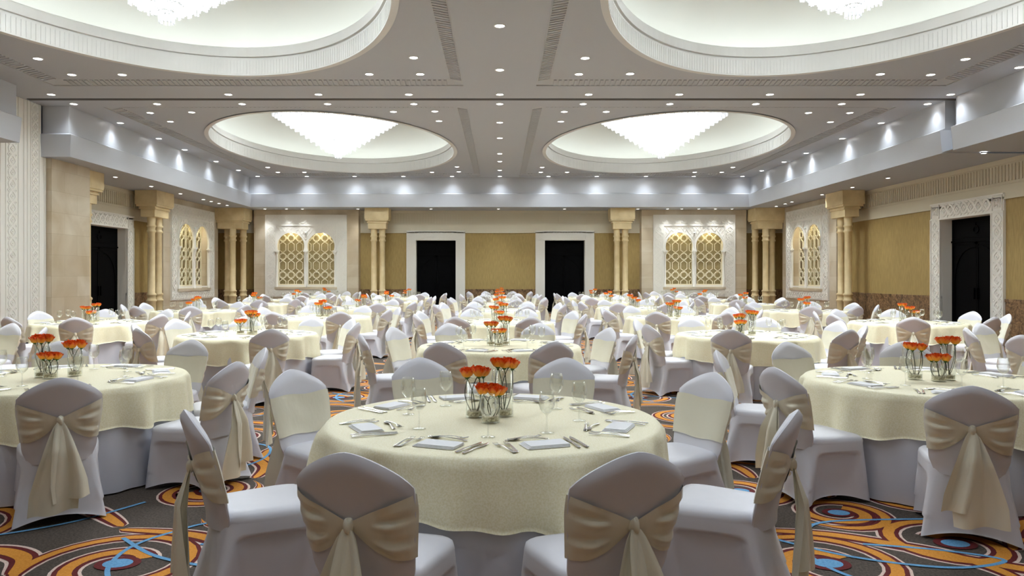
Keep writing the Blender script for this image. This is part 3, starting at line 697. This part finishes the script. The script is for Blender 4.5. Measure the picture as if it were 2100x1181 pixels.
# ------------------------------------------------------------------ chair
def back_curve(z):      # rearward lean of the backrest centre line
    t = max(0, (z - .42) / .5); return -.215 - .10 * t - .03 * t * t
def back_hw(t):         # half width at height fraction t
    return .205 + .035 * math.sin(min(1, t * 1.15) * PI / 2) ** 2
def make_chair_parts():
    parts = []
    # backrest
    mb = MB(); z0 = .375
    def outl(u, v):
        au = abs(u); top = .925 - .118 * au ** 1.6 - .012 * au ** 8
        z = z0 + (top - z0) * v; hw = back_hw(max(0, z - .40) / .5)
        x = u * hw
        hw *= 1 - .14 * max(0, min(1, (.46 - z) / .08)); x = u * hw
        if au > .8: x = math.copysign(hw * (.8 + (au - .8) * (1 - .10 * v ** 6)), u)
        return x, z
    def th(u, v): return (.032 * (1 - abs(u) ** 5)) * (1 - max(0, (v - .9) / .1) ** 2.5 * .97) + .0035
    for sg in (1, -1):
        def fn(a, b, sg=sg):
            u = -1 + 2 * a; x, z = outl(u, b); return (x, back_curve(z) + .035 * u * u + sg * th(u, b), z)
        mb.grid(fn, 20, 22, False, 0, True, sg < 0)
    # close the rim
    rimpath = [(-1, v / 22) for v in range(23)] + [(-1 + 2 * k / 20, 1) for k in range(1, 20)] + [(1, 1 - v / 22) for v in range(23)]
    vs = []
    for u, v in rimpath:
        x, z = outl(u, v)
        for sg in (1, -1): vs.append((x, back_curve(z) + .035 * u * u + sg * th(u, v), z))
    mb.add(vs, [(2 * i, 2 * i + 1, 2 * i + 3, 2 * i + 2) for i in range(len(rimpath) - 1)], 0, True)
    parts.append(('backrest', mb.mesh('backrest', 'cover')))
    # seat cushion with crowned top
    def rrect(u, hx, y0, y1, p=5.0):
        a = 2 * PI * u; c, s = math.cos(a), math.sin(a); k = (abs(c) ** p + abs(s) ** p) ** (-1 / p)
        return hx * c * k, (y0 + y1) / 2 + (y1 - y0) / 2 * s * k
    def warp(x, y, k=1.0):
        q = max(0, min(1, (.12 - y) / .34)); x *= 1 - .15 * q * k
        if y < -.1: y += .035 * k * min(1, abs(x) / .2) ** 2 * min(1, (-.1 - y) / .1)
        return x, y
    mb = MB()
    pr = [(.0, .468), (.4, .466), (.75, .461), (.92, .452), (.98, .438), (1.0, .418), (.99, .395)]
    mb.grid(lambda u, v: (*warp(*(lambda q: (q[0] * pr[round(v * 6)][0], .006 + (q[1] - .006) * pr[round(v * 6)][0]))(rrect(u, .239, -.230, .25, 7.0))), pr[round(v * 6)][1]), 48, 6, True, 0, True, True)
    parts.append(('seat', mb.mesh('seat', 'cover')))
    # skirt stretched over the legs down to the floor
    mb = MB(); N, K = 120, 34
    def sk(u, v):
        hx = .238 + .035 * v; ya = -.228 - .082 * v ** 1.3; yb = .245 + .02 * v
        x, y = rrect(u, hx, ya, yb, 7.0 + 4 * v)
        a = 2 * PI * u; c, s = math.cos(a), math.sin(a)
        pull = .055 * math.sin(min(1, v * 1.1) * PI / 2) ** 1.5
        cy = (ya + yb) / 2; hy = (yb - ya) / 2
        fx, fy = min(1, abs(x) / hx), min(1, abs(y - cy) / hy)
        if fx > .97:                     # side panel: drawn in between the feet, arched recess
            t = (y - cy) / hy; x *= 1 - (pull * (1 - t * t)) / hx
            arch = (1 - min(1, abs(t) / .74) ** 5) * (1 if v > .16 else 0)
            arch *= max(0, min(1, (v - .14 - .10 * abs(t) ** 3) / .035)); x *= 1 - .040 * arch / hx
        if fy > .97:
            t = x / hx; q = .6 if y < cy else 1.0
            y = cy + (y - cy) * (1 - q * pull * (1 - t * t) / hy)
            if y > cy:
                arch = (1 - min(1, abs(t) / .74) ** 5) * max(0, min(1, (v - .14) / .05)); y -= .02 * arch
        mid = (1 - min(fx, fy) ** 2)
        x, y = warp(x, y, (1 - v) ** 1.2)
        z = .41 * (1 - v) + .004 + .05 * v ** 8 * mid
        return (x, y, z)
    mb.grid(sk, N, K, True, 0, True, True)
    parts.append(('skirt', mb.mesh('skirt', 'cover')))
    return parts
def make_sash(var):
    rv = random.Random(10 + var); parts = []
    mb = MB()
    zt, zb = .782, .53
    hwz = lambda z: (back_hw((z - .40) / .5) + .0055) * (1 - .025 * max(0, (z - .69) / .08) ** 1.5)
    # front band
    def fr(a, b):
        z = zt - .012 - (zt - zb) * b + .006 * math.sin(a * PI * 3 + var); hw = hwz(z); u = -1 + 2 * a
        if abs(u) > .9: pass
        return (u * hw, back_curve(z) + .035 * u * u + .032 * (1 - abs(u) ** 5) + .0115 + .003 * math.sin(b * 9 + a * 5) * (1 - abs(u)), z)
    mb.grid(fr, 22, 8, False, 0, True, False)
    kz = .655 + .01 * var
    # back wings gathered to the knot, left and right
    for sg in (-1, 1):
        ph = rv.uniform(0, 6)
        def wing(a, b, sg=sg, ph=ph):
            # a: 0 at the side edge, 1 at the knot; b: top to bottom
            e = a ** 1.15
            zs = zt - .012 - (zt - zb) * b
            sag = .03 * math.sin(PI * a) * b
            z = zs * (1 - e) + (kz + .018 - .036 * b) * e - sag
            x0 = hwz(zs) * (1 - a) + .012 * a
            u = min(1, x0 / hwz(z))
            fold = (.0065 + .004 * a) * (math.sin(b * 17 + ph + a * 2.5) + .6 * math.sin(b * 31 + ph * 2)) * math.sin(PI * min(1, a * 1.4 + .12)) ** .7
            puff = .011 + .016 * a + .012 * math.sin(PI * a) * (1 - (2 * b - 1) ** 2)
            y = back_curve(z) + .035 * u * u - .032 * (1 - u ** 5) - puff * (.55 + .45 * math.sin(PI * min(1, a * 2))) + fold
            if a < .04: y = back_curve(z) + .035 - .004 + (.016 if a == 0 else 0)
            return (sg * x0, y, z)
        mb.grid(wing, 18, 22, False, 0, True, sg > 0)
    parts.append(('sash_band', mb.mesh('sash_band', 'sash')))
    ky = back_curve(kz) - .032 - .034
    kn = MB(); kn.grid(lambda u, v: (.019 * math.sin(PI * v) ** .5 * math.cos(2 * PI * u) * (1 + .18 * math.sin(6 * PI * u)), ky + .012 + .020 * math.sin(PI * v) ** .7 * math.sin(2 * PI * u), kz + .026 * math.cos(PI * v) + .005 * math.sin(4 * PI * u)), 16, 10, True, 0, True, True)
    parts.append(('sash_knot', kn.mesh('sash_knot', 'sash')))
    for q in (0, 1):
        tl = MB(); zend = (.09, .17)[q] + .03 * var; off = (-.02, .03)[q] * (1 if var == 0 else -1); wd = (.135, .10)[q]; ph = rv.uniform(0, 6)
        def tail(a, b, q=q, zend=zend, off=off, wd=wd, ph=ph):
            u = 2 * a - 1; z = kz - .01 - (kz - .01 - zend) * b + .012 * b * u
            W = .018 + (wd - .018) * min(1, b * 1.3) ** .7
            y = ky + .010 - .006 * q - .040 * min(1, b * 3) + (.010 + .026 * b) * math.sin(u * 4.2 + ph + b * 1.5) * min(1, b * 3 + .1)
            return (off * b * 2 + u * W, y, z)
        tl.grid(tail, 14, 18, False, 0, True, False)
        parts.append(('sash_tail', tl.mesh('sash_tail', 'sash')))
    return parts
CHAIR = make_chair_parts(); SASH = [make_sash(0), make_sash(1)]
def place_chair(tx, ty, a, r, label, group, var=0, tw=0):
    ro = r - .315
    t = thing('banquet_chair', label, 'chair', (tx + ro * math.sin(a), ty - ro * math.cos(a), 0), a + tw, group)
    for nm, me in CHAIR: link(nm, me, t)
    band = None
    for nm, me in SASH[var]:
        o = link(nm, me, t if band is None else band)
        if nm == 'sash_band': band = o; o['label'] = 'ivory satin sash'
    return t

# ------------------------------------------------------------------ tables and linens
ZT = .755
def cloth_mesh(seed, r0, drop, amp, nf, name, m, hemz=None):
    rv = random.Random(seed); mb = MB(); NA = 200
    ph = [rv.uniform(0, 2 * PI) for _ in range(4)]; ks = [nf, nf + 4, nf * 2 + 1, 3]; am = [.5, .38, .26, .25]
    def fold(t): return sum(a * math.sin(k * t + p) for a, k, p in zip(am, ks, ph))
    rings = []
    if hemz is None: rings = [(0, 0), (.3, 0), (.6, 0), (.85, 0), (.965, 0), (.99, -.003), (1.0, -.012)]
    K = 14
    def fn(u, v):
        t = 2 * PI * u; i = round(v * (len(rings) + K))
        if i < len(rings): rr, dz = rings[i]; return (r0 * rr * math.cos(t), r0 * rr * math.sin(t), ZT + dz)
        s = (i - len(rings) + (1 if rings else 0)) / K; s = min(1, s); f = fold(t)
        d = drop * (1 + .10 * math.sin(4 * t + ph[0]) * .8 + .05 * f)
        if hemz is not None: d = drop
        w_ = s ** .55
        rr = r0 + .012 + .03 * w_ + amp * w_ * f
        rr = max(rr, r0 + .004)
        z = ZT - .012 - d * s if hemz is None else ZT - .02 - (ZT - .02 - hemz) * s
        return (rr * math.cos(t), rr * math.sin(t), z)
    n = len(rings) + K if rings else K
    mb.grid(fn, NA, n, True, 0, True, True)
    return mb.mesh(name, m)
CLOTHS = [cloth_mesh(s, .925, .30, .062, 11, 'tablecloth', 'cloth') for s in (1, 2, 3)]
SKIRTS = [cloth_mesh(s + 5, .89, .7, .036, 13, 'underskirt', 'skirt', .012) for s in (1, 2)]
mb = MB(); mb.lathe([(0, .745), (.915, .745), (.915, .715), (0, .715)], 48, 0, flip=True, sm=False); TOP = mb.mesh('tabletop', 'wood')
mb = MB(); mb.lathe([(.03, .715), (.03, .0)], 10); LEG = mb.mesh('leg', 'brass')

# cutlery: handle along y, blade/bowl towards +y, lying on z=0
def flat_piece(outline, zf, thick=.0022):
    """outline: list of (y, halfwidth, z, dishing)"""
    mb = MB(); n = len(outline)
    def fn(a, b, s):
        y, w_, z, d = outline[round(b * (n - 1))]; u = 2 * a - 1
        return (u * w_, y, z + d * (u * u - 1) + s * thick * (1 - abs(u) ** 3 * .7) + thick)
    mb.grid(lambda a, b: fn(a, b, 1), 6, n - 1, False, 0, True); mb.grid(lambda a, b: fn(a, b, -1), 6, n - 1, False, 0, True, True)
    return mb
handle = [(-.105, .003, .002, 0), (-.103, .008, .002, 0), (-.09, .0105, .002, 0), (-.05, .007, .006, 0), (0, .004, .009, 0), (.03, .0035, .008, 0)]
sp = flat_piece(handle + [(.042, .010, .006, .001), (.055, .017, .005, .004), (.07, .0205, .004, .006), (.085, .018, .004, .005), (.096, .010, .006, .002), (.10, .002, .008, 0)], 0)
ME_SPOON = sp.mesh('spoon', 'steel')
fk = flat_piece(handle + [(.042, .009, .006, 0), (.052, .0125, .004, 0), (.06, .013, .003, 0)], 0)
for k in range(4):
    x = -.0105 + k * .007; fk.tube([(x, .06, .005), (x, .08, .004), (x, .10, .009)], [.0019, .0018, .0012], 4)
ME_FORK = fk.mesh('fork', 'steel')
kn = flat_piece([(-.115, .003, .003, 0), (-.112, .0085, .003, 0), (-.09, .0095, .003, 0), (-.03, .007, .004, 0), (0, .006, .004, 0), (.005, .0085, .003, 0), (.05, .0105, .002, 0), (.09, .010, .002, 0), (.11, .006, .002, 0), (.118, .001, .002, 0)], 0, .003)
ME_KNIFE = kn.mesh('knife', 'steel')
nk = MB()
for k in range(4):
    w_, d_ = .108 - .003 * k, .066 - .0035 * k; z = .0005 + k * .0034; sh = .003 * k
    def nf(a, b, w_=w_, d_=d_, z=z, sh=sh):
        t = 2 * PI * a; p = 24; c, s = math.cos(t), math.sin(t); q = (abs(c) ** p + abs(s) ** p) ** (-1 / p)
        e = [0.0, .985, 1.0, 1.0, .985, 0.0][round(b * 5)]; zz = [0, 0, .001, .0025, .0033, .0034][round(b * 5)]
        return (w_ * c * q * e + sh, d_ * s * q * e, z + zz)
    nk.grid(nf, 40, 5, True, 0, False, True)
ME_NAP = nk.mesh('folded_napkin', 'napkin')
gl = MB(); gl.lathe([(0, .0), (.036, .001), (.036, .003), (.012, .006), (.0045, .012), (.004, .085), (.007, .094), (.02, .102), (.034, .120), (.0415, .145), (.0415, .165), (.037, .195), (.033, .212), (.0318, .212), (.036, .19), (.0402, .165), (.0400, .145), (.033, .122), (.018, .105), (0, .100)], 24)
ME_GLASS = gl.mesh('wine_glass', 'glass')
# tumbler shaped vases: glass and beads
def vase_mesh(h, r=.052):
    mb = MB(); mb.lathe([(0, .001), (r, .001), (r, h), (r - .0035, h), (r - .0035, .012), (0, .012)], 28, 0); return mb.mesh('vase_glass', 'vase')
def bead_mesh(r=.047):
    mb = MB(); mb.lathe([(0, .013), (r, .013), (r, .036), (r * .9, .040), (r * .5, .037), (0, .041)], 22, 0, sm=False, flip=True); return mb.mesh('gel_beads', 'pebble')
VASES = {h: vase_mesh(h) for h in (.14, .215, .265)}; BEADS = bead_mesh()
# rose bloom
def bloom_mb(seed, lod=1):
    rv = random.Random(seed); mb = MB(); al = []
    g = 5 if lod else 3
    rings = [(3, .010, .054, .1), (4, .018, .056, .2), (5, .025, .056, .35), (6, .032, .052, .7)] if lod else [(3, .020, .058, .2), (5, .034, .054, .6)]
    for n, rr, h, op in rings:
        off = rv.uniform(0, 6)
        for i in range(n):
            a0 = off + 2 * PI * i / n + rv.uniform(-.15, .15); wd = 2 * PI / n * .72; hh = h * rv.uniform(.92, 1.08)
            def pf(a, b, a0=a0, wd=wd, hh=hh):
                ang = a0 + (a - .5) * 2 * wd * (.55 + .45 * math.sin(PI * min(1, b + .15)))
                r_ = .004 + rr * (math.sin(b * PI / 2) ** .42) + op * .011 * b ** 3 + .002 * math.sin(a * PI * 3 + a0 * 5) * b
                z = -.012 + hh * b * (1 - .12 * (2 * a - 1) ** 2) - op * .006 * max(0, b - .75) * 4 * (.4 + abs(2 * a - 1))
                al.append(b * (.72 + .28 * abs(2 * a - 1)))
                return (r_ * math.cos(ang), r_ * math.sin(ang), z)
            mb.grid(pf, g, g + 1, False, 0, True)
    return mb, al
def put_along(me, al, total):
    at = me.attributes.new('along', 'FLOAT', 'POINT'); v = al + [0.0] * (total - len(al)); at.data.foreach_set('value', v)
BLOOM = []
for s in range(4):
    mb, al = bloom_mb(s); me = mb.mesh('bloom', 'petal'); put_along(me, al, len(mb.v)); BLOOM.append(me)
def stem_mb(L, seed, mb=None, lod=1):
    rv = random.Random(seed); mb = mb or MB(); k = 6 if lod else 2; bx, by = rv.uniform(-.012, .012), rv.uniform(-.012, .012); i0 = 1 if lod == 0 else 0
    mb.tube([(bx * 2 * math.sin(PI * i / k) + (1 - i / k) * bx, by * 2 * math.sin(PI * i / k), -.012 - L * (1 - i / k)) for i in range(k + 1)], .0028, 5 if lod else 3, i0)
    if lod:
        mb.lathe([(.003, -.022), (.011, -.014), (.016, -.004)], 8, 1)
        for q in range(5):
            a = q * 1.256 + seed; mb.add([(0.006 * math.cos(a + .5), .006 * math.sin(a + .5), -.014), (.006 * math.cos(a - .5), .006 * math.sin(a - .5), -.014), (.042 * math.cos(a), .042 * math.sin(a), -.024 - .006 * (q % 2))], [(0, 1, 2)], 1)
    return mb
HS = {'short': .14, 'medium': .215, 'tall': .265}
STEM = {k: [stem_mb(h - .01, s).mesh('stem', ['stem', 'leaf']) for s in range(4)] for k, h in HS.items()}
FAR = {}
for k, h in HS.items():
    FAR[k] = []
    for s in range(2):
        mb, al = bloom_mb(s + 9, 0); stem_mb(h - .01, s, mb, 0); me = mb.mesh('rose', ['petal', 'stem']); put_along(me, al, len(mb.v)); FAR[k].append(me)

SEATS = ['front left', 'front right', 'right front', 'right rear', 'rear right', 'rear left', 'left rear', 'left front']
DEFA = [-22.5, 22.5, 67.5, 112.5, 157.5, 202.5, 247.5, 292.5]
TAB = []
for i in range(7): TAB.append((-.04 if i == 0 else 0.0, 4.17 + 4.42 * i, 'middle', i, None))
LX, RX = -3.5, 3.35
for i in range(6):
    TAB.append(((-3.47, -3.48, -3.5, -3.55, -3.55, -3.5)[i], 5.88 + 4.42 * i, 'inner left', i, None))
    TAB.append(((3.33, 3.36, 3.45, 3.42, 3.45, 3.5)[i], 5.72 + 4.45 * i, 'inner right', i, None))
for i in range(6):
    TAB.append((-7.1, 8.6 + 4.34 * i, 'outer left', i, None)); TAB.append((7.1, 8.6 + 4.34 * i, 'outer right', i, None))
TWIST = {('middle', 0): {2: -.10, 7: .10, 3: .1, 6: -.1}}
ANG = {('middle', 0): ([-19.5, 19.5, 66, 114.5, 160, 200, 239.5, 294], [1.58, 1.58, 1.56, 1.57, 1.64, 1.66, 1.58, 1.56]),
       ('inner left', 0): ([-15, 30, 76, 116, 165, 210, 255, 300], None),
       ('inner left', 1): ([-35, 27, 85, 122, 160, 200, 240, 283], None),
       ('inner right', 1): ([-26, 31, 68, 105, 150, 195, 240, 285], None)}
ordn = lambda row, i: (['nearest', 'second', 'third', 'fourth', 'fifth', 'sixth', 'farthest'][i] if row == 'middle' else ['nearest', 'second', 'third', 'fourth', 'fifth', 'farthest'][i])
far_cut = MB()
def on(T, x, y, rz):      # local setting coordinates to the table plane
    c, s = math.cos(rz), math.sin(rz); return (T[0] + x * c - y * s, T[1] + x * s + y * c)
near = sorted(TAB, key=lambda t: math.hypot(t[0], t[1]))
full = set(id(t) for t in near if abs(t[0]) < .72 * t[1] + 1.5)
visible = [t for t in near if not (abs(t[0]) > 7 and t[1] < 9)]
FULLCUT = [t for t in visible][:12]
ROSED = [t for t in visible][:11]
for t in TAB:
    tx, ty, row, i, _ = t
    rv = random.Random(int(tx * 100) * 31 + i)
    where = '%s table of the %s row' % (ordn(row, i), row)
    tb = thing('round_table', 'round banquet table in white underskirt, ' + where, 'table', (tx, ty, 0), rv.uniform(0, 6), 'round banquet tables')
    link('tabletop', TOP, tb); link('underskirt', SKIRTS[i % 2], tb)
    for k in range(4): link('leg', LEG, tb, (.5 * math.cos(k * PI / 2), .5 * math.sin(k * PI / 2), 0))
    cl_ = link('tablecloth', CLOTHS[(i + len(row)) % 3], None, (tx, ty, 0), rv.uniform(0, 6)); tag(cl_, 'pale cream damask cloth draped over the ' + where, 'tablecloth', 'cream tablecloths')
    angs, rads = ANG.get((row, i), (None, None))
    if angs is None:
        j = 5 if i else 0; angs = [a + rv.uniform(-j, j) for a in DEFA]
    if rads is None: rads = [1.5 + rv.uniform(-.06, .08) for _ in range(8)]
    if ty > 30: rads = [1.42] * 8
    out_of_view = abs(tx) > 7 and ty < 9
    for k in range(8):
        a = R(angs[k]); cx_, cy_ = tx + rads[k] * math.sin(a), ty - rads[k] * math.cos(a)
        if abs(cx_) > .69 * (cy_ + .6) + .45: continue
        place_chair(tx, ty, a, rads[k], 'white covered chair with ivory bow, %s seat, %s' % (SEATS[k], where), 'white covered banquet chairs', rv.randint(0, 1), TWIST.get((row, i), {}).get(k, rv.uniform(-.09, .09)))
        if out_of_view and abs(cx_) > .69 * cy_: continue
    for k in range(8):
        a = R(angs[k]); T0 = (tx + .66 * math.sin(a), ty - .66 * math.cos(a)); px = T0[0] / T0[1]
        if abs(px) > .705: continue
        who = '%s seat, %s' % (SEATS[k], where); q = rv.uniform(-.05, .05); z = ZT + .0015
        def put(name, me, x, y, rz, label, cat, group, dz=0):
            p = on(T0, x, y, a + q); o = link(name, me, None, (p[0], p[1], z + dz), a + q + rz); tag(o, label, cat, group); return o
        put('napkin', ME_NAP, rv.uniform(-.01, .01), -.06, rv.uniform(-.05, .05), 'white folded napkin, ' + who, 'napkin', 'folded white napkins')
        put('wine_glass', ME_GLASS, .13 + rv.uniform(-.02, .02), .19, 0, 'clear stemmed wine glass, ' + who, 'glass', 'empty wine glasses')
        pcs = [('fork', ME_FORK, -.155, -.05, R(-6), 'left dinner fork'), ('fork', ME_FORK, -.19, -.055, R(4), 'outer left fork'),
               ('knife', ME_KNIFE, .15, -.06, R(-8), 'right table knife'), ('knife', ME_KNIFE, .185, -.065, R(-4), 'outer right knife'),
               ('spoon', ME_SPOON, -.02, .075, R(82), 'dessert spoon above napkin'), ('fork', ME_FORK, -.03, .105, R(-80), 'dessert fork above napkin')]
        if t in FULLCUT:
            for nm, me, x, y, rz, lb in pcs:
                put(nm, me, x, y, rz + rv.uniform(-.1, .1), '%s, %s' % (lb, who), nm, 'polished %ss on the tables' % ('knive' if nm == 'knife' else nm))
        else:
            for nm, me, x, y, rz, lb in pcs:
                p = on(T0, x, y, a + q); rr = a + q + rz; c, s = math.cos(rr), math.sin(rr)
                L = .1; far_cut.add([(p[0] + u * c - v * s, p[1] + u * s + v * c, z + h) for u, v, h in ((-.006, -L, .001), (.006, -L, .001), (.008, L, .001), (-.008, L, .001), (-.005, -L, .005), (.005, -L, .005), (.006, L, .006), (-.006, L, .006))],
                                    [(4, 5, 6, 7), (0, 1, 5, 4), (1, 2, 6, 5), (2, 3, 7, 6), (3, 0, 4, 7)], 0)
    if out_of_view: continue
    # centrepiece: three vases of roses
    mir = 1 if row != 'inner right' else -1
    lay = [('tall', .065, .06), ('medium', -.10, .03), ('short', -.01, -.12)]
    if (row, i) == ('inner left', 0): lay = [('tall', -.15, .0), ('medium', .07, .07), ('short', -.03, -.09)]
    if (row, i) == ('inner right', 0): lay = [('tall', .12, .0), ('medium', -.12, .03), ('short', .0, -.08)]
    rr0 = 0 if (row == 'middle' or i == 0) else rv.uniform(-2, 2)
    for kind, dx, dy in lay:
        vx, vy = on((tx, ty), dx, dy, rr0)
        v = thing('flower_vase', '%s glass rose vase on the %s' % (kind, where), 'vase', (vx, vy, ZT + .001), 0, 'rose vases on the tables')
        link('vase_glass', VASES[HS[kind]], v); link('gel_beads', BEADS, v)
        nr = 5 if t in ROSED and ty < 8 else (4 if t in ROSED else 3)
        for k in range(nr):
            aa = 2 * PI * k / nr + rv.uniform(-.3, .3); rad = .050 if nr > 3 else .038
            lx, ly = rad * math.cos(aa) * 1.0, rad * math.sin(aa) * 1.0; zz = HS[kind] + .022 + rv.uniform(-.006, .008)
            lab = 'orange rose, %s in the %s vase, %s' % (['first', 'second', 'third', 'fourth', 'fifth'][k] + ' clockwise', kind, where)
            if t in ROSED:
                ro = thing('rose', lab, 'rose', (vx + lx, vy + ly, ZT + zz), aa, 'orange roses in vases')
                ro.rotation_euler = (0, 0, aa)
                link('bloom', BLOOM[k % 4], ro); 
                so = link('stem', STEM[kind][(k + i) % 4], ro); so.rotation_euler = (0, R(12 if kind != 'short' else 17), rv.uniform(-.2, .2))
            else:
                ro = tag(link('rose', FAR[kind][k % 2], None, (vx + lx, vy + ly, ZT + zz), aa), lab, 'rose', 'orange roses in vases'); ro.scale = (1.15, 1.15, 1.1)
                ro.rotation_euler = (0, R(6), aa)
tag(link('distant_cutlery', far_cut.mesh('distant_cutlery', 'steel')), 'scattered steel cutlery on the cream tables further back', 'cutlery', None, 'stuff')
